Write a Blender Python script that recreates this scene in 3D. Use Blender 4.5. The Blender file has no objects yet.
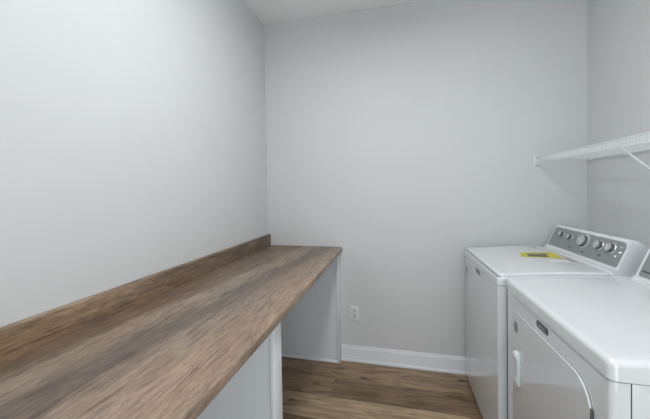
import bpy, bmesh, math, random
from mathutils import Vector, Matrix
random.seed(4)
C = bpy.context.scene.collection
S = bpy.context.scene

# ------------------------------------------------------------------ camera
F, YAW, PITCH, ROLL = 297.5463, 0.2335, 0.0207, -0.0174
cd = bpy.data.cameras.new('camera'); cam = bpy.data.objects.new('camera', cd); C.objects.link(cam)
cd.sensor_fit = 'HORIZONTAL'; cd.sensor_width = 36.0; cd.lens = F / 650 * 36
cd.shift_y = -12.2938 / 650; cd.clip_start = 0.02; cd.clip_end = 50
fwd = Vector((-math.sin(YAW), math.cos(YAW), 0)); rgt = Vector((math.cos(YAW), math.sin(YAW), 0)); up = Vector((0, 0, 1))
f2 = fwd * math.cos(PITCH) - up * math.sin(PITCH); u2 = up * math.cos(PITCH) + fwd * math.sin(PITCH)
r3 = rgt * math.cos(ROLL) + u2 * math.sin(ROLL); u3 = u2 * math.cos(ROLL) - rgt * math.sin(ROLL)
m = Matrix((r3, u3, -f2)).transposed().to_4x4(); m.translation = (1.0622, -2.3509, 1.3682)
cam.matrix_world = m
S.camera = cam

# ------------------------------------------------------------------ world, lights, exposure
w = bpy.data.worlds.new('world'); S.world = w; w.use_nodes = True
bg = w.node_tree.nodes['Background']; bg.inputs[0].default_value = (0.90, 0.95, 1.0, 1); bg.inputs[1].default_value = 0.3

def area(name, loc, rot, sx, sy, power, col):
    l = bpy.data.lights.new(name, 'AREA'); l.shape = 'RECTANGLE'; l.size = sx; l.size_y = sy; l.energy = power; l.color = col
    o = bpy.data.objects.new(name, l); C.objects.link(o); o.location = loc; o.rotation_euler = rot
    return o
# fill light added behind the camera, set in an assumed, unseen doorway
area('doorway_fill', (1.48, -3.055, 1.10), (math.radians(90), 0, 0), 0.90, 2.0, 13.5, (0.93, 0.98, 1.0))
LAMP = 7.5
S.view_settings.view_transform = 'Standard'; S.view_settings.look = 'None'
S.view_settings.gamma = 1; S.view_settings.use_curve_mapping = False
S.view_settings.exposure = 0.45

W, H, YR = 2.3138, 2.7722, -3.05

# ------------------------------------------------------------------ materials
def mat(name, col, rough=0.5, coat=0.0, metal=0.0, noise=0.0, scale=40, bump=0.0):
    m = bpy.data.materials.new(name); m.use_nodes = True
    nt = m.node_tree; b = nt.nodes['Principled BSDF']
    b.inputs['Base Color'].default_value = (*col, 1); b.inputs['Roughness'].default_value = rough
    b.inputs['Metallic'].default_value = metal; b.inputs['Coat Weight'].default_value = coat
    b.inputs['Coat Roughness'].default_value = 0.05
    tc = nt.nodes.new('ShaderNodeTexCoord'); n = nt.nodes.new('ShaderNodeTexNoise'); n.inputs['Scale'].default_value = scale
    n.inputs['Detail'].default_value = 4
    nt.links.new(tc.outputs['Object'], n.inputs['Vector'])
    if noise:
        r = nt.nodes.new('ShaderNodeValToRGB'); e = r.color_ramp.elements
        e[0].position = .3; e[1].position = .7
        e[0].color = (*[c * (1 - noise) for c in col], 1); e[1].color = (*[min(1, c * (1 + noise)) for c in col], 1)
        nt.links.new(n.outputs['Fac'], r.inputs[0]); nt.links.new(r.outputs[0], b.inputs['Base Color'])
    if bump:
        bp = nt.nodes.new('ShaderNodeBump'); bp.inputs['Strength'].default_value = bump; bp.inputs['Distance'].default_value = 0.001
        nt.links.new(n.outputs['Fac'], bp.inputs['Height']); nt.links.new(bp.outputs[0], b.inputs['Normal'])
    return m

M_wall = mat('wall_paint', (0.635, 0.645, 0.648), 0.75, noise=0.012, scale=3, bump=0.0)
M_ceil = mat('ceiling_paint', (0.88, 0.885, 0.885), 0.9, noise=0.01, scale=5)
M_trim = mat('trim_paint', (0.72, 0.745, 0.78), 0.32, noise=0.01, scale=8)
M_cab = mat('panel_paint', (0.71, 0.75, 0.79), 0.38, noise=0.01, scale=8)
M_app = mat('appliance_enamel', (0.73, 0.75, 0.765), 0.22, coat=0.6, noise=0.005, scale=5)
M_front = mat('appliance_front_enamel', (0.73, 0.75, 0.765), 0.085, coat=0.7, noise=0.005, scale=5)
M_dark = mat('dark_gap', (0.05, 0.05, 0.055), 0.6, noise=0.1)
M_rub = mat('dark_grey_rubber', (0.12, 0.13, 0.135), 0.5, noise=0.05)
M_face = mat('console_grey', (0.265, 0.28, 0.285), 0.38, noise=0.06, scale=300)
M_knob = mat('knob_silver', (0.46, 0.49, 0.50), 0.28, metal=0.2, noise=0.03)
M_skirt = mat('knob_skirt_shade', (0.10, 0.11, 0.11), 0.3, coat=0.3, noise=0.03)  # shade on the knob sides put into a darker colour
M_chrome = mat('knob_rim_bright', (0.80, 0.84, 0.85), 0.2, metal=0.6, noise=0.02)
M_badge = mat('badge_charcoal', (0.055, 0.06, 0.065), 0.35, noise=0.05)
M_letter = mat('badge_letter_silver', (0.45, 0.47, 0.48), 0.3, noise=0.02)
M_stick = mat('sticker_grey', (0.30, 0.30, 0.31), 0.5, noise=0.05)
M_yel = mat('label_yellow', (0.60, 0.54, 0.06), 0.5, noise=0.04)
M_prt = mat('label_print', (0.12, 0.12, 0.08), 0.5, noise=0.25, scale=120)
M_pap = mat('label_white', (0.72, 0.71, 0.74), 0.5, noise=0.03)
M_wire = mat('wire_white_vinyl', (0.78, 0.80, 0.81), 0.35, noise=0.01)
M_plate = mat('outlet_white', (0.78, 0.80, 0.81), 0.3, noise=0.01)
M_plate2 = mat('outlet_face', (0.60, 0.615, 0.62), 0.35, noise=0.01)
M_handle = mat('handle_white', (0.72, 0.78, 0.79), 0.18, coat=0.5, noise=0.01)
M_steel = mat('foot_steel', (0.3, 0.3, 0.3), 0.4, metal=0.8, noise=0.05)

def ramp(nt, stops):
    r = nt.nodes.new('ShaderNodeValToRGB'); e = r.color_ramp.elements
    while len(e) < len(stops): e.new(0.5)
    for i, (p, c) in enumerate(stops): e[i].position = p; e[i].color = (*c, 1)
    return r
def mixc(nt, kind, fac, a, b):
    x = nt.nodes.new('ShaderNodeMix'); x.data_type = 'RGBA'; x.blend_type = kind
    if isinstance(fac, (int, float)): x.inputs[0].default_value = fac
    else: nt.links.new(fac, x.inputs[0])
    for s, v in ((6, a), (7, b)):
        if isinstance(v, tuple): x.inputs[s].default_value = (*v, 1)
        else: nt.links.new(v, x.inputs[s])
    return x.outputs[2]
def noise(nt, vec, scale, detail=5, rough=.6, dist=0.0, sc=(1, 1, 1), loc=(0, 0, 0)):
    mp = nt.nodes.new('ShaderNodeMapping'); mp.inputs['Scale'].default_value = sc; mp.inputs['Location'].default_value = loc
    nt.links.new(vec, mp.inputs[0])
    n = nt.nodes.new('ShaderNodeTexNoise'); n.inputs['Scale'].default_value = scale; n.inputs['Detail'].default_value = detail
    n.inputs['Roughness'].default_value = rough; n.inputs['Distortion'].default_value = dist
    nt.links.new(mp.outputs[0], n.inputs['Vector']); return n.outputs['Fac']

def laminate(name, tint=1.0, warm=0.0, bands=True):
    m = bpy.data.materials.new(name); m.use_nodes = True; nt = m.node_tree; b = nt.nodes['Principled BSDF']
    tc = nt.nodes.new('ShaderNodeTexCoord'); v = tc.outputs['Object']
    def c(r, g, bl): return (r * tint * (1 + warm), g * tint, bl * tint * (1 - 1.6 * warm))
    broad = noise(nt, v, 1.0, 4, .6, 0.9, (6.5, 1.4, 6.5), (0.6, 0.2, 0))
    r1 = ramp(nt, [(.32, c(.135, .100, .082)), (.42, c(.200, .148, .116)), (.52, c(.270, .200, .157)), (.62, c(.350, .268, .214)), (.72, c(.42, .330, .270))])
    nt.links.new(broad, r1.inputs[0])
    basec = r1.outputs[0]
    if bands:   # the print runs in wide streaks along the counter
        sx = nt.nodes.new('ShaderNodeSeparateXYZ'); nt.links.new(v, sx.inputs[0])
        wb = noise(nt, v, 1.0, 5, .62, 0.3, (9, 3.2, 9), (1, 6, 0))
        m1 = nt.nodes.new('ShaderNodeMath'); m1.operation = 'MULTIPLY_ADD'; nt.links.new(sx.outputs[1], m1.inputs[0]); m1.inputs[1].default_value = -.125; m1.inputs[2].default_value = -.225
        m2 = nt.nodes.new('ShaderNodeMath'); m2.operation = 'ADD'; nt.links.new(sx.outputs[0], m2.inputs[0]); nt.links.new(m1.outputs[0], m2.inputs[1])
        m3 = nt.nodes.new('ShaderNodeMath'); m3.operation = 'MULTIPLY_ADD'; nt.links.new(wb, m3.inputs[0]); m3.inputs[1].default_value = .17; m3.inputs[2].default_value = -.085
        m4 = nt.nodes.new('ShaderNodeMath'); m4.operation = 'ADD'; nt.links.new(m2.outputs[0], m4.inputs[0]); nt.links.new(m3.outputs[0], m4.inputs[1])
        rb = ramp(nt, [(.03, c(.215, .150, .108)), (.085, c(.200, .142, .105)), (.125, c(.365, .285, .222)), (.205, c(.380, .295, .230)), (.255, c(.180, .145, .126)),
                       (.315, c(.165, .131, .114)), (.375, c(.330, .255, .203)), (.50, c(.420, .315, .248)), (.70, c(.360, .268, .208))])
        nt.links.new(m4.outputs[0], rb.inputs[0])
        basec = mixc(nt, 'MIX', .72, basec, rb.outputs[0])
    fine = noise(nt, v, 1.0, 8, .78, 0.5, (85, 7.5, 85))
    r2 = ramp(nt, [(.36, (.58, .55, .53)), (.50, (1, 1, 1)), (.64, (1.26, 1.24, 1.20))])
    nt.links.new(fine, r2.inputs[0])
    k = mixc(nt, 'MULTIPLY', 1.0, basec, r2.outputs[0])
    mott = noise(nt, v, 1.0, 8, .85, 1.0, (48, 15, 48), (3, 1, 0))
    r3_ = ramp(nt, [(.38, (.70, .67, .66)), (.51, (1, 1, 1)), (.62, (1.22, 1.16, 1.10))])
    nt.links.new(mott, r3_.inputs[0])
    k = mixc(nt, 'MULTIPLY', 0.9, k, r3_.outputs[0])
    gr = noise(nt, v, 1.0, 3, .5, 0.5, (5, 1.2, 5), (9, 4, 1))
    rg = ramp(nt, [(.42, (0, 0, 0)), (.60, (.6, .6, .6))]); nt.links.new(gr, rg.inputs[0])
    hs = nt.nodes.new('ShaderNodeHueSaturation'); hs.inputs['Saturation'].default_value = .72; hs.inputs['Value'].default_value = .96; nt.links.new(k, hs.inputs['Color'])
    k = mixc(nt, 'MIX', rg.outputs[0], k, hs.outputs[0])
    st = noise(nt, v, 1.0, 5, .65, 0.9, (46, 2.2, 46), (5, 7, 0))
    r4 = ramp(nt, [(.58, (0, 0, 0)), (.64, (1, 1, 1))]); nt.links.new(st, r4.inputs[0])
    f = nt.nodes.new('ShaderNodeMath'); f.operation = 'MULTIPLY'; f.inputs[1].default_value = .65
    nt.links.new(r4.outputs[0], f.inputs[0])
    k = mixc(nt, 'MIX', f.outputs[0], k, c(.060, .046, .040))
    nt.links.new(k, b.inputs['Base Color'])
    b.inputs['Roughness'].default_value = 0.42
    bp = nt.nodes.new('ShaderNodeBump'); bp.inputs['Strength'].default_value = .15; bp.inputs['Distance'].default_value = .001
    nt.links.new(fine, bp.inputs['Height']); nt.links.new(bp.outputs[0], b.inputs['Normal'])
    return m
M_lam = laminate('wood_laminate', 0.80, 0.04)
M_splash = laminate('wood_laminate_splash', 0.78, 0.14, False)

def floor_mat():
    m = bpy.data.materials.new('vinyl_plank'); m.use_nodes = True; nt = m.node_tree; b = nt.nodes['Principled BSDF']
    tc = nt.nodes.new('ShaderNodeTexCoord'); at = nt.nodes.new('ShaderNodeAttribute'); at.attribute_name = 'plank'
    sep = nt.nodes.new('ShaderNodeSeparateColor'); nt.links.new(at.outputs['Color'], sep.inputs[0])
    add = nt.nodes.new('ShaderNodeVectorMath'); add.operation = 'MULTIPLY_ADD'
    nt.links.new(at.outputs['Color'], add.inputs[0]); add.inputs[1].default_value = (9, 9, 9); nt.links.new(tc.outputs['Object'], add.inputs[2])
    v = add.outputs[0]
    tone = ramp(nt, [(0, (.130, .084, .050)), (.35, (.220, .147, .086)), (.65, (.320, .220, .130)), (1, (.40, .295, .187))])
    nt.links.new(sep.outputs[0], tone.inputs[0])
    g = noise(nt, v, 1.0, 7, .7, 0.9, (3.5, 42, 1)); r = ramp(nt, [(.34, (.50, .45, .41)), (.5, (1, 1, 1)), (.66, (1.25, 1.22, 1.17))]); nt.links.new(g, r.inputs[0])
    k = mixc(nt, 'MULTIPLY', .9, tone.outputs[0], r.outputs[0])
    g2 = noise(nt, v, 1.0, 4, .6, 1.2, (2.6, 10, 1), (4, 2, 0)); r2 = ramp(nt, [(.34, (.48, .42, .38)), (.50, (1, 1, 1)), (.68, (1.18, 1.16, 1.12))]); nt.links.new(g2, r2.inputs[0])
    k = mixc(nt, 'MULTIPLY', .9, k, r2.outputs[0])
    # knots
    mp = nt.nodes.new('ShaderNodeMapping'); mp.inputs['Scale'].default_value = (2.6, 7.5, 1); nt.links.new(v, mp.inputs[0])
    vo = nt.nodes.new('ShaderNodeTexVoronoi'); vo.inputs['Scale'].default_value = 1.0; vo.inputs['Randomness'].default_value = 1.0; nt.links.new(mp.outputs[0], vo.inputs['Vector'])
    wob = noise(nt, v, 22, 3, .6, 0, (1, 2, 1))
    ad = nt.nodes.new('ShaderNodeMath'); ad.operation = 'MULTIPLY_ADD'; nt.links.new(wob, ad.inputs[0]); ad.inputs[1].default_value = .22; nt.links.new(vo.outputs['Distance'], ad.inputs[2])
    rk = ramp(nt, [(.16, (.9, .9, .9)), (.26, (0, 0, 0))]); nt.links.new(ad.outputs[0], rk.inputs[0])
    k = mixc(nt, 'MIX', rk.outputs[0], k, (.045, .028, .019))
    nt.links.new(k, b.inputs['Base Color']); b.inputs['Roughness'].default_value = .40
    bp = nt.nodes.new('ShaderNodeBump'); bp.inputs['Strength'].default_value = .2; bp.inputs['Distance'].default_value = .001
    nt.links.new(g, bp.inputs['Height']); nt.links.new(bp.outputs[0], b.inputs['Normal'])
    return m
M_floor = floor_mat()
M_glow = bpy.data.materials.new('lamp_diffuser'); M_glow.use_nodes = True
_b = M_glow.node_tree.nodes['Principled BSDF']; _b.inputs['Emission Color'].default_value = (.95, .98, 1, 1); _b.inputs['Emission Strength'].default_value = LAMP

# ------------------------------------------------------------------ helpers
def obj(name, bm, m, parent=None, smooth=False):
    bmesh.ops.recalc_face_normals(bm, faces=bm.faces)
    me = bpy.data.meshes.new(name); bm.to_mesh(me); bm.free()
    me.materials.append(m)
    if smooth: me.shade_smooth(); me.set_sharp_from_angle(angle=math.radians(38))
    o = bpy.data.objects.new(name, me); C.objects.link(o)
    if parent: o.parent = parent; o.matrix_parent_inverse = parent_inv(parent)
    return o
def parent_inv(p):
    mw = Matrix.Identity(4); q = p
    chain = []
    while q: chain.append(q); q = q.parent
    for q in reversed(chain): mw = mw @ (q.matrix_parent_inverse if q.parent else Matrix.Identity(4)) @ q.matrix_basis
    return mw.inverted()
def tag(o, label=None, cat=None, group=None, kind=None):
    for k, v in (('label', label), ('category', cat), ('group', group), ('kind', kind)):
        if v: o[k] = v
    return o
def empty(name, loc, label, cat, group=None):
    o = bpy.data.objects.new(name, None); C.objects.link(o); o.location = loc; o.empty_display_size = .1
    return tag(o, label, cat, group)
def box(bm, a, b, bev=0.0, seg=3, edges=None):
    r = bmesh.ops.create_cube(bm, size=1)
    vs = r['verts']
    for v in vs: v.co = Vector([(a[i] + b[i]) / 2 + v.co[i] * (b[i] - a[i]) for i in range(3)])
    if bev:
        es = list({e for v in vs for e in v.link_edges})
        if edges: es = [e for e in es if edges((e.verts[0].co + e.verts[1].co) / 2, (e.verts[1].co - e.verts[0].co).normalized())]
        bmesh.ops.bevel(bm, geom=es, offset=bev, segments=seg, profile=.5, affect='EDGES', clamp_overlap=True)
    return bm
def bx(*a, **k): return box(bmesh.new(), *a, **k)
def prism(bm, pts, fn, t0, t1, bev=0, seg=2):
    """extrude the closed 2D outline pts from t0 to t1; fn(p, t) -> 3D"""
    A = [bm.verts.new(fn(p, t0)) for p in pts]; B = [bm.verts.new(fn(p, t1)) for p in pts]
    n = len(pts); fa = bm.faces.new(A); fb = bm.faces.new(B[::-1])
    for i in range(n): bm.faces.new((A[i], B[i], B[(i + 1) % n], A[(i + 1) % n]))
    if bev:
        es = list(fa.edges) + list(fb.edges)
        bmesh.ops.bevel(bm, geom=es, offset=bev, segments=seg, profile=.5, affect='EDGES', clamp_overlap=True)
    return bm
def rrect(x0, y0, x1, y1, r, n=6):
    """rounded rectangle, r = one radius or (bl, br, tr, tl)"""
    if not isinstance(r, (tuple, list)): r = (r,) * 4
    out = []
    for (cx, cy, a0, q) in ((x0, y0, 180, r[0]), (x1, y0, 270, r[1]), (x1, y1, 0, r[2]), (x0, y1, 90, r[3])):
        ox = cx + (q if cx == x0 else -q); oy = cy + (q if cy == y0 else -q)
        if q <= 0: out.append((cx, cy)); continue
        for i in range(n + 1):
            a = math.radians(a0 + 90 * i / n); out.append((ox + q * math.cos(a), oy + q * math.sin(a)))
    return out
def fillet(pts, rs, n=5):
    out = []; k = len(pts)
    for i in range(k):
        p = Vector(pts[i]); a = (Vector(pts[i - 1]) - p); b = (Vector(pts[(i + 1) % k]) - p); r = rs[i] if isinstance(rs, (list, tuple)) else rs
        if r <= 0: out.append(tuple(p)); continue
        r = min(r, a.length * .45, b.length * .45)
        s = p + a.normalized() * r; e = p + b.normalized() * r
        for j in range(n + 1):
            t = j / n; q = s * (1 - t) ** 2 + p * 2 * t * (1 - t) + e * t * t; out.append(tuple(q))
    return out
def tube(bm, path, r, n=8, closed=False):
    path = [Vector(p) for p in path]; rings = []
    for i, p in enumerate(path):
        d = (path[min(i + 1, len(path) - 1)] - path[max(i - 1, 0)]).normalized()
        a = d.cross(Vector((0, 0, 1)));
        if a.length < .05: a = d.cross(Vector((1, 0, 0)))
        a.normalize(); b = d.cross(a).normalized()
        rr = r[i] if isinstance(r, (list, tuple)) else r
        rings.append([bm.verts.new(p + (a * math.cos(t) + b * math.sin(t)) * rr) for t in [2 * math.pi * j / n for j in range(n)]])
    for A, B in zip(rings, rings[1:]):
        for j in range(n): bm.faces.new((A[j], A[(j + 1) % n], B[(j + 1) % n], B[j]))
    bm.faces.new(rings[0]); bm.faces.new(rings[-1][::-1])
    return bm
def lathe(bm, org, ax, prof, n=28):
    """prof = list of (radius, height along ax)"""
    ax = Vector(ax).normalized(); a = ax.cross(Vector((0, 1, 0)))
    if a.length < .05: a = ax.cross(Vector((1, 0, 0)))
    a.normalize(); b = ax.cross(a); org = Vector(org); rings = []
    for r, h in prof:
        rings.append([bm.verts.new(org + ax * h + (a * math.cos(t) + b * math.sin(t)) * max(r, 1e-5)) for t in [2 * math.pi * j / n for j in range(n)]])
    for A, B in zip(rings, rings[1:]):
        for j in range(n): bm.faces.new((A[j], A[(j + 1) % n], B[(j + 1) % n], B[j]))
    bm.faces.new(rings[0]); bm.faces.new(rings[-1][::-1])
    return bm
def struct(name, bm, m, smooth=False): return tag(obj(name, bm, m, None, smooth), kind='structure')

# ------------------------------------------------------------------ room shell
T = .12
def floor():
    bm = bmesh.new(); lay = bm.loops.layers.float_color.new('plank'); rnd = random.Random(11)
    wd = .200
    # known board ends near the camera's view, then random ones; (row k spans y -0.05-0.2k .. )
    ends = {-1: [.35, 1.57], 0: [1.084], 1: [.615, 1.83], 2: [-.02, 1.475], 3: [.93, 2.15]}
    tones = {(-1, 0): .5, (-1, 1): .5, (-1, 2): .5, (0, 0): .62, (0, 1): .74, (1, 0): .55, (1, 1): .28, (2, 1): 1.0, (2, 2): .45, (3, 0): .4, (3, 1): .6}
    for k in range(-1, 15):
        y1 = -.05 - .2 * k; y0 = y1 - wd; y1 = min(y1, 0.0); y0 = max(y0, YR)
        if y0 >= y1: continue
        e = ends.get(k) or [rnd.uniform(.1, 1.1)]
        if k not in ends: e.append(e[0] + 1.22)
        xs = [0] + [x for x in e if 0 < x < W] + [W]
        base = 1 if (k in ends and e[0] < 0) else 0
        for i, (a, b) in enumerate(zip(xs, xs[1:])):
            g = .0012; tone = tones.get((k, i + base), rnd.random()); col = (tone, rnd.random(), rnd.random(), 1)
            vs = []; h = .0012
            lo = [bm.verts.new((x, y, -.001)) for x, y in ((a, y0), (b, y0), (b, y1), (a, y1))]
            hi = [bm.verts.new((x, y, 0)) for x, y in ((a + g, y0 + g), (b - g, y0 + g), (b - g, y1 - g), (a + g, y1 - g))]
            fs = [bm.faces.new(hi)] + [bm.faces.new((lo[j], lo[(j + 1) % 4], hi[(j + 1) % 4], hi[j])) for j in range(4)]
            for f in fs:
                for l in f.loops: l[lay] = col
    # slab under the boards
    n0 = len(bm.faces); box(bm, (-T, YR - T, -.06), (W + T, T, -.001)); bm.faces.ensure_lookup_table()
    for f in bm.faces:
        if f.index >= n0 or f.index == -1:
            for l in f.loops: l[lay] = (0.1, 0, 0, 1)
    return struct('floor', bm, M_floor)
floor()
struct('ceiling', bx((-T, YR - T, H), (W + T, T, H + .1)), M_ceil)
struct('wall_left', bx((-T, YR, 0), (0, 0, H)), M_wall)
struct('wall_back', bx((-T, 0, 0), (W + T, T, H)), M_wall)
struct('wall_right', bx((W, YR, 0), (W + T, 0, H)), M_wall)
DX0, DX1, DH = 1.02, 1.94, 2.06     # assumed, unseen doorway that holds the fill light
bm = bx((-T, YR - T, 0), (DX0, YR, H)); box(bm, (DX1, YR - T, 0), (W + T, YR, H)); box(bm, (DX0, YR - T, DH), (DX1, YR, H))
struct('wall_rear', bm, M_wall)
bm = bmesh.new()
for a, b in (((DX0 - .07, YR, 0), (DX0, YR + .018, DH + .07)), ((DX1, YR, 0), (DX1 + .07, YR + .018, DH + .07)), ((DX0, YR, DH), (DX1, YR + .018, DH + .07))): box(bm, a, b, .004)
struct('door_1', bm, M_trim)

def baseboard(name, pts_from, pts_to, nrm):
    """profile: board .115 high with eased top, plus shoe; runs from-to, nrm points into the room"""
    n = Vector(nrm); a = Vector(pts_from); b = Vector(pts_to); d = (b - a)
    prof = [(0, .0005), (.022, .0005), (.0225, .010), (.020, .017), (.0145, .022), (.0135, .024), (.0135, .104), (.0115, .109), (.009, .111), (.008, .121), (.006, .124), (0, .124)]
    bm = bmesh.new()
    prism(bm, prof, lambda p, t: a + d * t + n * p[0] + Vector((0, 0, p[1])), 0, 1)
    return struct(name, bm, M_trim, True)
baseboard('baseboard_back', (.6190, 0, 0), (W, 0, 0), (0, -1, 0))
baseboard('baseboard_right', (W, -.024, 0), (W, YR + .02, 0), (-1, 0, 0))

# ------------------------------------------------------------------ counter
HC, DC = .917, .640
ctr = empty('countertop', (DC / 2, -1.5, HC - .038), 'long brown wood-look laminate countertop with backsplash along the left wall', 'countertop')
top = fillet([(.0, HC - .038), (DC, HC - .038), (DC, HC), (.0, HC)], [0, .010, .014, 0], 6)
bm = bmesh.new(); prism(bm, top, lambda p, t: Vector((p[0], t, p[1])), YR + .002, -.001)
obj('worktop', bm, M_lam, ctr, True)
spl = fillet([(.0005, HC), (.023, HC), (.023, HC + .093), (.0005, HC + .093)], [0, 0, .008, .003], 5)
bm = bmesh.new(); prism(bm, spl, lambda p, t: Vector((p[0], t, p[1])), YR + .002, -.0015)
obj('backsplash', bm, M_splash, ctr, True)

def support(yn, wdt, label, closed=False):
    """upright end panel carrying the counter; yn = near face of its front stile"""
    g = empty('support_panel', (.31, yn + wdt / 2, 0), label, 'panel', None)
    obj('panel', bx((.001, yn + .012, .0005), (.5975, yn + wdt - .0015, HC - .0385), .001, 1), M_cab, g)
    obj('front_stile', bx((.5985, yn, .0005), (.617, yn + wdt, HC - .0385), .0022, 2), M_trim, g, True)
    prof = [(0, .0005), (.011, .0005), (.011, .008), (.008, .014), (.004, .018), (0, .019)]
    bm = bmesh.new(); prism(bm, prof, lambda p, t: Vector((t, yn + .0118 - p[0], p[1])), .001, .5975)
    obj('shoe_moulding', bm, M_trim, g, True)
    return g
support(-.062, .060, 'white panel supporting the counter at its far end, against the back wall')
support(-1.336, .072, 'white panel with front stile supporting the middle of the counter, nearest in view')

# ------------------------------------------------------------------ wall outlet
g = empty('wall_outlet', (.73, -.001, .389), 'white duplex electrical outlet on the back wall between counter and washer', 'outlet')
ox0, ox1, oz0, oz1 = .695, .765, .332, .446
bm = bmesh.new(); prism(bm, rrect(ox0, oz0, ox1, oz1, .005, 4), lambda p, t: Vector((p[0], t, p[1])), -.0005, -.007, .002); obj('cover_plate', bm, M_plate, g, True)
for zc in (.4105, .3675):
    bm = bmesh.new(); prism(bm, rrect(.713, zc - .0145, .747, zc + .0145, .011, 5), lambda p, t: Vector((p[0], t, p[1])), -.007, -.0088); r_ = obj('receptacle', bm, M_plate2, g, True)
    bm = bmesh.new()
    for (sx, sh) in ((.7235, .009), (.7365, .007)): box(bm, (sx - .001, -.0092, zc + .001), (sx + .001, -.0087, zc + .001 + sh))
    prism(bm, [(.730 + .0025 * math.cos(a * .628), zc - .007 + .0025 * math.sin(a * .628)) for a in range(10)], lambda p, t: Vector((p[0], t, p[1])), -.0087, -.0092)
    obj('slots', bm, M_stick, r_)
bm = bmesh.new(); lathe(bm, (.73, -.0068, .389), (0, -1, 0), [(.0032, 0), (.003, .001), (0.001, .0013)], 12); obj('screw', bm, M_steel, g)

# ------------------------------------------------------------------ washer and dryer
ZS, ZT = .895, .945      # seam below the lid, top of the lid
XB = 2.262               # back of the cabinets
def text_mesh(txt, size, place, m, parent, name='lettering', depth=.0004):
    cu = bpy.data.curves.new('t', 'FONT'); cu.body = txt; cu.size = size; cu.align_x = 'CENTER'; cu.align_y = 'CENTER'; cu.extrude = depth
    to = bpy.data.objects.new('t', cu); C.objects.link(to)
    dg = bpy.context.evaluated_depsgraph_get(); me = bpy.data.meshes.new_from_object(to.evaluated_get(dg))
    bpy.data.objects.remove(to); me.transform(place); me.name = name
    me.materials.clear(); me.materials.append(m)
    o = bpy.data.objects.new(name, me); C.objects.link(o); o.parent = parent; o.matrix_parent_inverse = parent_inv(parent)
    return o
def front_place(x, y, z):   # lettering on a face that looks towards -x (u = -y, v = z)
    return Matrix(((0, 0, -1, x), (-1, 0, 0, y), (0, 1, 0, z), (0, 0, 0, 1)))

def cabinet(g, xf, y0, y1, rad=.006):
    """y0 = near side, y1 = far side"""
    vert = lambda c, d: abs(d.z) > .9 and c.x < xf + .01
    obj('front_panel', bx((xf, y0, .030), (xf + .0395, y1, ZS - .003), rad, 4, vert), M_front, g, True)
    obj('cabinet', bx((xf + .0425, y0 + .0005, .03), (XB, y1 - .0005, ZS - .003), .004, 2, lambda c, d: abs(d.z) > .9), M_app, g, True)
    obj('base_gap_shade', bx((xf + .010, y0 + .010, .006), (XB - .010, y1 - .010, .0295)), M_dark, g)  # black block in the gap above the floor stands in for its shade
    obj('seam_gap', bx((xf + .0022, y0 + .0022, .05), (XB - .01, y1 - .0022, ZS + .001), rad + .002, 4, lambda c, d: abs(d.z) > .9 and c.x < xf + .02), M_dark, g)
    for px_ in (xf + .06, XB - .06):
        for py in (y0 + .06, y1 - .06):
            bm = bmesh.new(); lathe(bm, (px_, py, .0006), (0, 0, 1), [(.022, 0), (.022, .008), (.008, .011), (.008, .034)], 14); obj('levelling_foot', bm, M_rub, g, True)

DOME = [(.000, .000), (.05, .0015), (.09, .005), (.14, .010), (.20, .015), (.28, .020), (.36, .0235), (.46, .025), (.8, .025)]
def dome(a):
    for (a0, b0), (a1, b1) in zip(DOME, DOME[1:]):
        if a <= a1: return b0 + (b1 - b0) * (max(a, 0) - a0) / (a1 - a0)
    return DOME[-1][1]
def deck(g, name, x0, x1, y0, y1, zb, zt, R, rc):
    """gently domed enamel top with rolled edges (radius R) and round plan corners (radius rc)"""
    def outline(sx):
        r = max(rc - sx, .0015); base = rrect(x0 + sx, y0 + sx, x1 - sx, y1 - sx, r, 5); out = []
        for k, p in enumerate(base):
            q = base[(k + 1) % len(base)]; n = 24 if k % 6 == 5 else 1
            out += [(p[0] + (q[0] - p[0]) * t / n, p[1] + (q[1] - p[1]) * t / n) for t in range(n)]
        return out
    bm = bmesh.new(); loops = [[bm.verts.new((p[0], p[1], zb)) for p in outline(0)]]
    for k in range(8):
        a = math.pi / 2 * k / 7; sx = R * (1 - math.cos(a)); dz = R * (1 - math.sin(a))
        loops.append([bm.verts.new((p[0], p[1], zt + dome(p[0] - x0) - dz)) for p in outline(sx)])
    inner = outline(R); cx, cy = (x0 + x1) / 2, (y0 + y1) / 2
    for f in (.93, .86, .78, .68, .56, .42, .26, .1):
        loops.append([bm.verts.new((cx + (p[0] - cx) * f, cy + (p[1] - cy) * f, zt + dome(cx + (p[0] - cx) * f - x0))) for p in inner])
    for A, B in zip(loops, loops[1:]):
        n = len(A)
        for k in range(n): bm.faces.new((A[k], A[(k + 1) % n], B[(k + 1) % n], B[k]))
    bm.faces.new(loops[0][::-1]); bm.faces.new(loops[-1])
    return obj(name, bm, M_app, g, True)
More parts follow.
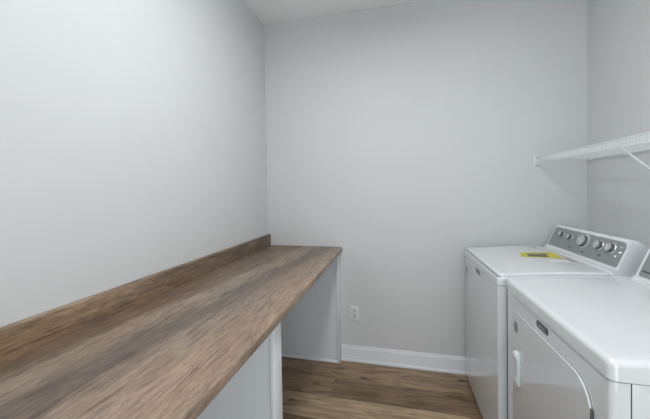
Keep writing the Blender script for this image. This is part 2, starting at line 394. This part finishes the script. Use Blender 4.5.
def console(g, y0, y1, knobs, near_first=False):
    pr = [(2.016, .950), (2.018, .969), (2.030, .976), (2.040, .981), (2.094, 1.112), (2.104, 1.121), (2.122, 1.118), (2.178, 1.062), (2.235, .990), (2.245, .950)]
    pr = fillet(pr, [0, .006, .006, .005, .006, .008, .01, .02, .02, 0], 4)
    bm = bmesh.new(); prism(bm, pr, lambda p, t: Vector((p[0], t, p[1])), y0, y1, .012, 4)
    cb = obj('console', bm, M_app, g, True)
    n = Vector((-.132, 0, .054)).normalized(); v = Vector((.054, 0, .132)).normalized(); u = Vector((0, -1, 0))
    o0 = Vector((2.040, y1, .980)); L = (y1 - y0)
    fn = lambda p, t: o0 + u * p[0] + v * p[1] + n * t
    bm = bmesh.new(); prism(bm, rrect(.014, .013, L - .015, .136, (.010, .012, .026, .012), 6), fn, -.004, .0018, .0008, 1)
    fc = obj('control_panel', bm, M_face, g, True)
    for (s, q, r, kind) in knobs:
        o = fn((s, q), .0015)
        if kind == 'knob':
            bm = bmesh.new(); lathe(bm, o, n, [(r * 1.18, 0), (r * 1.18, .002), (r * 1.10, .004), (r * .9, .0042)], 36); rim = obj('knob_rim', bm, M_chrome, g, True)
            bm = bmesh.new(); lathe(bm, o, n, [(r, .0025), (r * .99, .016), (r * .93, .019), (r * .75, .0195), (0.0, .0192)], 36)
            k = obj('knob', bm, M_skirt, g, True)
            bm = bmesh.new(); lathe(bm, o, n, [(r * .90, .0188), (r * .88, .0205), (r * .6, .0212), (0.0, .0212)], 36); obj('knob_cap', bm, M_knob, k, True)
            bm = bmesh.new(); a = math.radians(60 + 40 * (s * 7 % 3)); d1 = (u * math.cos(a) + v * math.sin(a)); d2 = n.cross(d1)
            prism(bm, [(-.0018, -r * .8), (.0018, -r * .8), (.0018, r * .8), (-.0018, r * .8)], lambda p, t: o + d2 * p[0] + d1 * p[1] + n * t, .0205, .0240, .0008, 1)
            obj('pointer', bm, M_chrome, k)
        elif kind == 'button':
            bm = bmesh.new(); lathe(bm, o, n, [(r, 0), (r, .003), (r * .8, .0045), (0, .0046)], 16); obj('button', bm, M_chrome, g, True)
        elif kind == 'mark':
            bm = bmesh.new(); prism(bm, rrect(s - r, q - .0035, s + r, q + .0035, .001, 2), fn, .0015, .0021); obj('panel_mark', bm, M_badge, g)
        elif kind == 'dial':   # ring of light tick marks round a knob
            bm = bmesh.new()
            for i in range(11):
                a = math.radians(-40 + 26 * i); c_ = (s + r * math.cos(a), q + r * math.sin(a))
                prism(bm, rrect(c_[0] - .0022, c_[1] - .0012, c_[0] + .0022, c_[1] + .0012, .0005, 1), fn, .0016, .0020)
            obj('dial_ticks', bm, M_knob, g)
    return cb

def badge(g, xf, yc, zc, w_, h_):
    bm = bmesh.new(); prism(bm, rrect(yc - w_ / 2, zc - h_ / 2, yc + w_ / 2, zc + h_ / 2, .002, 2), lambda p, t: Vector((t, p[0], p[1])), xf + .0005, xf - .0025, .0006, 1)
    b_ = obj('badge', bm, M_badge, g)
    text_mesh('MAYTAG', h_ * .55, front_place(xf - .0027, yc, zc - h_ * .08), M_letter, b_)
def round_sticker(g, x, yc, zc, r):
    bm = bmesh.new(); lathe(bm, (x, yc, zc), (-1, 0, 0), [(r, 0), (r, .0005)], 28); obj('round_sticker', bm, M_stick, g)

# washer
WX, WY0, WY1 = 1.5395, -.7582, -.046
g = empty('washing_machine', ((WX + XB) / 2, (WY0 + WY1) / 2, 0), 'white top-load washing machine in the corner, yellow label on its lid', 'washing machine')
cabinet(g, WX, WY0, WY1)
deck(g, 'top_deck', WX - .002, XB, WY0 - .001, WY1 + .001, ZS, .932, .008, .010)
deck(g, 'lid_groove', WX + .0035, 2.012, WY0 + .009, WY1 - .012, .918, .9345, .003, .020).data.materials[0] = M_rub
deck(g, 'lid', WX + .0075, 2.013, WY0 + .0065, WY1 - .009, .925, .9480, .011, .026)
kn = [(.125, .098, .0150, 'knob'), (.215, .094, .0150, 'knob'), (.345, .092, .0335, 'knob'), (.345, .092, .047, 'dial'), (.475, .092, .0225, 'knob'), (.475, .092, .033, 'dial'),
      (.560, .094, .0225, 'knob'), (.560, .094, .033, 'dial'), (.617, .108, .006, 'button'), (.622, .084, .007, 'button'), (.605, .062, .0065, 'button'),
      (.245, .036, .011, 'mark'), (.370, .034, .011, 'mark'), (.500, .044, .012, 'mark')]
console(g, -.734, -.080, kn)
badge(g, WX, -.400, .866, .088, .022)
round_sticker(g, WX - .0002, -.112, .800, .024)
# yellow consumption label lying on the domed lid
def zlid(x): return .9480 + dome(x - WX - .0075)
LABEL = [(1.775, -.405), (1.795, -.300), (1.985, -.290), (1.955, -.470)]
LEAF = [(1.860, -.545), (1.860, -.485), (1.950, -.485), (1.955, -.555)]
def sheet(name, q, m, parent, dz, th):
    """thin paper quad q (near-left, near-right, far-right, far-left order) following the lid"""
    bm = bmesh.new(); n = 8; R = []
    for i in range(n + 1):
        t = i / n; a = Vector(q[0]).lerp(Vector(q[3]), t); b = Vector(q[1]).lerp(Vector(q[2]), t)
        R.append([bm.verts.new((p.x, p.y, zlid(p.x) + dz + h)) for h in (0, th) for p in (a, b)])
    for A, B in zip(R, R[1:]):
        for u_, v_ in ((0, 1), (1, 3), (3, 2), (2, 0)): bm.faces.new((A[u_], A[v_], B[v_], B[u_]))
    for A in (R[0], R[-1]): bm.faces.new((A[0], A[1], A[3], A[2]))
    return obj(name, bm, m, parent)
lb = sheet('energy_label', LABEL, M_yel, None, .0006, .0006)
tag(lb, 'yellow printed label lying on the washer lid in front of the controls', 'label')
sub = lambda u0, u1, v0, v1: [tuple(Vector(LABEL[0]).lerp(Vector(LABEL[3]), v).lerp(Vector(LABEL[1]).lerp(Vector(LABEL[2]), v), u)) for u, v in ((u0, v0), (u1, v0), (u1, v1), (u0, v1))]
sheet('print_block', sub(.12, .62, .18, .70), M_prt, lb, .0012, .0003)
sheet('print_line', sub(.70, .80, .18, .80), M_prt, lb, .0012, .0003)
for (x_, a_, b_) in ((1.946, -.161, -.093), (1.978, -.540, -.425)):
    sheet('lid_slot', [(x_ - .005, a_), (x_ - .005, b_), (x_ + .005, b_), (x_ + .005, a_)], M_rub, g, -.0005, .0009)
l2 = sheet('paper_leaflet', LEAF, M_pap, None, .0006, .0005)
tag(l2, 'small white paper leaflet on the washer lid beside the yellow label', 'paper')

# dryer
DXF, DY0, DY1 = 1.566, -1.4979, -.797
g = empty('clothes_dryer', ((DXF + XB) / 2, (DY0 + DY1) / 2, 0), 'white front-load clothes dryer nearest in view, with a side-hinged front door', 'dryer')
cabinet(g, DXF, DY0, DY1, .014)
deck(g, 'top_deck', DXF - .003, XB, DY0 - .002, DY1 + .001, ZS, .945, .017, .018)
dk = [(.13, .095, .022, 'knob'), (.30, .095, .033, 'knob'), (.45, .095, .022, 'knob'), (.58, .095, .01, 'button'), (.050, .036, .026, 'mark'), (.20, .045, .014, 'mark'), (.40, .045, .014, 'mark')]
console(g, -1.462, -.832, dk)
badge(g, DXF, -1.150, .868, .080, .023)
# door: rounded upper-near corner
yz = rrect(-1.430, .300, -.886, .836, (.07, .02, .014, .085), 10)
sc = lambda k: [((-1.153) + (a + 1.153) * (1 + k / .277), .569 + (b - .569) * (1 + k / .269)) for a, b in yz]
bm = bmesh.new(); prism(bm, sc(.0018), lambda p, t: Vector((t, p[0], p[1])), DXF + .002, DXF - .0012); obj('door_seam_shade', bm, M_rub, g)  # dark slab paints in the shaded recess seam around the door
bm = bmesh.new(); prism(bm, yz, lambda p, t: Vector((t, p[0], p[1])), DXF - .001, DXF - .0065)
bmesh.ops.bevel(bm, geom=[e for e in bm.edges if all(v.co.x < DXF - .006 for v in e.verts)], offset=.0025, segments=3, profile=.5, affect='EDGES')
dr = obj('door', bm, M_front, g, True)
xd = DXF - .0065
round_sticker(dr, xd, -.926, .768, .0235)
# grab handle on the door
bm = bmesh.new()
prism(bm, fillet([(.000, .672), (.016, .668), (.020, .655), (.011, .640), (.009, .560), (.013, .545), (.011, .535), (.000, .528), (-.002, .6)], .006, 4),
      lambda p, t: Vector((xd - p[0] + .001, t, p[1])), -.966, -.934, .005, 3)
obj('handle', bm, M_handle, dr, True)
for z0, z1 in ((.680, .776), (.36, .45)):
    obj('hinge', bx((DXF - .0070, -1.4350, z0), (DXF - .001, -1.4290, z1), .0015, 2), M_badge, g, True)

obj('deck_slot', bx((1.998, -.890, .9655), (2.010, -.818, .9685)), M_rub, g)

# ------------------------------------------------------------------ wire shelf
g = empty('wire_shelf', (2.16, -1.0, 1.555), 'white ventilated wire shelf on the right wall above the washer and dryer', 'shelf')
XS0, XS1, ZD, ZL, YE = 2.012, 2.300, 1.571, 1.538, -2.35
ZR = 1.553   # rear rod: the shelf tips very slightly towards the wall
bm = bmesh.new(); tube(bm, [(XS0, -.012, ZD), (XS0, YE, ZD)], .0028); obj('front_rod', bm, M_wire, g, True)
bm = bmesh.new(); tube(bm, [(XS0, -.012, ZL), (XS0, YE, ZL)], .0028); obj('lip_rod', bm, M_wire, g, True)
for x, zz in ((XS1, ZR), ((XS0 + XS1) / 2, (ZR + ZD) / 2)):
    bm = bmesh.new(); tube(bm, [(x, -.012, zz - .004), (x, YE, zz - .004)], .0030); obj('deck_rod', bm, M_wire, g, True)
n = 0
y = -.030; first = None
while y > YE + .01:
    if first is None:
        bm = bmesh.new(); tube(bm, [(XS1 + .004, 0, ZR), (XS0 + .006, 0, ZD), (XS0 + .001, 0, ZD - .001), (XS0 - .0005, 0, ZD - .006), (XS0 - .0005, 0, ZL - .002)], .00125, 6)
        first = obj('cross_wire', bm, M_wire, g, True); o = first
    else:
        o = first.copy(); C.objects.link(o)
    o.location.y = y; y -= .0254
# end bracket at the back wall, wall clips, braces
bm = bmesh.new(); box(bm, (XS0 - .016, -.006, ZL - .022), (XS0 + .016, -.0006, ZD + .012), .003, 2)
box(bm, (XS0 - .008, -.026, ZL - .012), (XS0 + .010, -.006, ZL - .004), .002, 2); box(bm, (XS0 - .008, -.024, ZD + .004), (XS0 + .010, -.006, ZD + .008), .0015, 2)
br = obj('end_bracket', bm, M_wire, g, True)
bm = bmesh.new(); lathe(bm, (XS0, -.006, ZL - .016), (0, -1, 0), [(.0035, 0), (.003, .0015), (.001, .002)], 10); obj('screw', bm, M_rub, br)
for yy in (-.06, -.36, -.66, -.96, -1.26, -1.56, -1.86, -2.16):
    bm = bmesh.new(); box(bm, (XS1 - .006, yy - .006, ZR - .014), (W - .0005, yy + .006, ZR + .006), .003, 2); obj('wall_clip', bm, M_wire, g, True)
for yy in (-.79, -1.60, -2.28):
    bm = bmesh.new(); tube(bm, [(XS0 + .003, yy, ZL - .001), (XS0 + .012, yy, ZL - .010), (W - .010, yy, 1.270), (W - .004, yy, 1.262), (W - .004, yy, 1.235)], .0042, 10)
    b_ = obj('brace', bm, M_wire, g, True)
    bm = bmesh.new(); box(bm, (W - .006, yy - .010, 1.228), (W - .0008, yy + .010, 1.262), .002, 2); obj('brace_foot', bm, M_wire, b_, True)

# ------------------------------------------------------------------ wrap-around ceiling lamp (above and behind the view)
LX, LY0, LY1 = 1.02, -1.88, -1.06
g = empty('ceiling_lamp', (LX, (LY0 + LY1) / 2, H), 'long white wrap-around ceiling lamp above the counter side of the room', 'lamp')
obj('lamp_base', bx((LX - .09, LY0, H - .03), (LX + .09, LY1, H - .0005), .004, 2), M_trim, g, True)
bm = bmesh.new(); prism(bm, fillet([(-.13, -.031), (.13, -.031), (.135, -.06), (.08, -.115), (-.08, -.115), (-.135, -.06)], .03, 4), lambda p, t: Vector((LX + p[0], t, H + p[1])), LY0 + .02, LY1 - .02, .006)
obj('diffuser', bm, M_glow, g, True)
for yy in (LY0 + .009, LY1 - .009):
    obj('end_cap', bx((LX - .138, yy - .009, H - .118), (LX + .138, yy + .009, H - .0305), .006, 2), M_trim, g, True)
l = bpy.data.lights.new('lamp_light', 'AREA'); l.shape = 'RECTANGLE'; l.size = .24; l.size_y = .70; l.energy = 10.5; l.color = (.97, .99, 1)
lo = bpy.data.objects.new('lamp_light', l); C.objects.link(lo); lo.location = (LX, (LY0 + LY1) / 2, H - .124)
lo.parent = g; lo.matrix_parent_inverse = parent_inv(g)
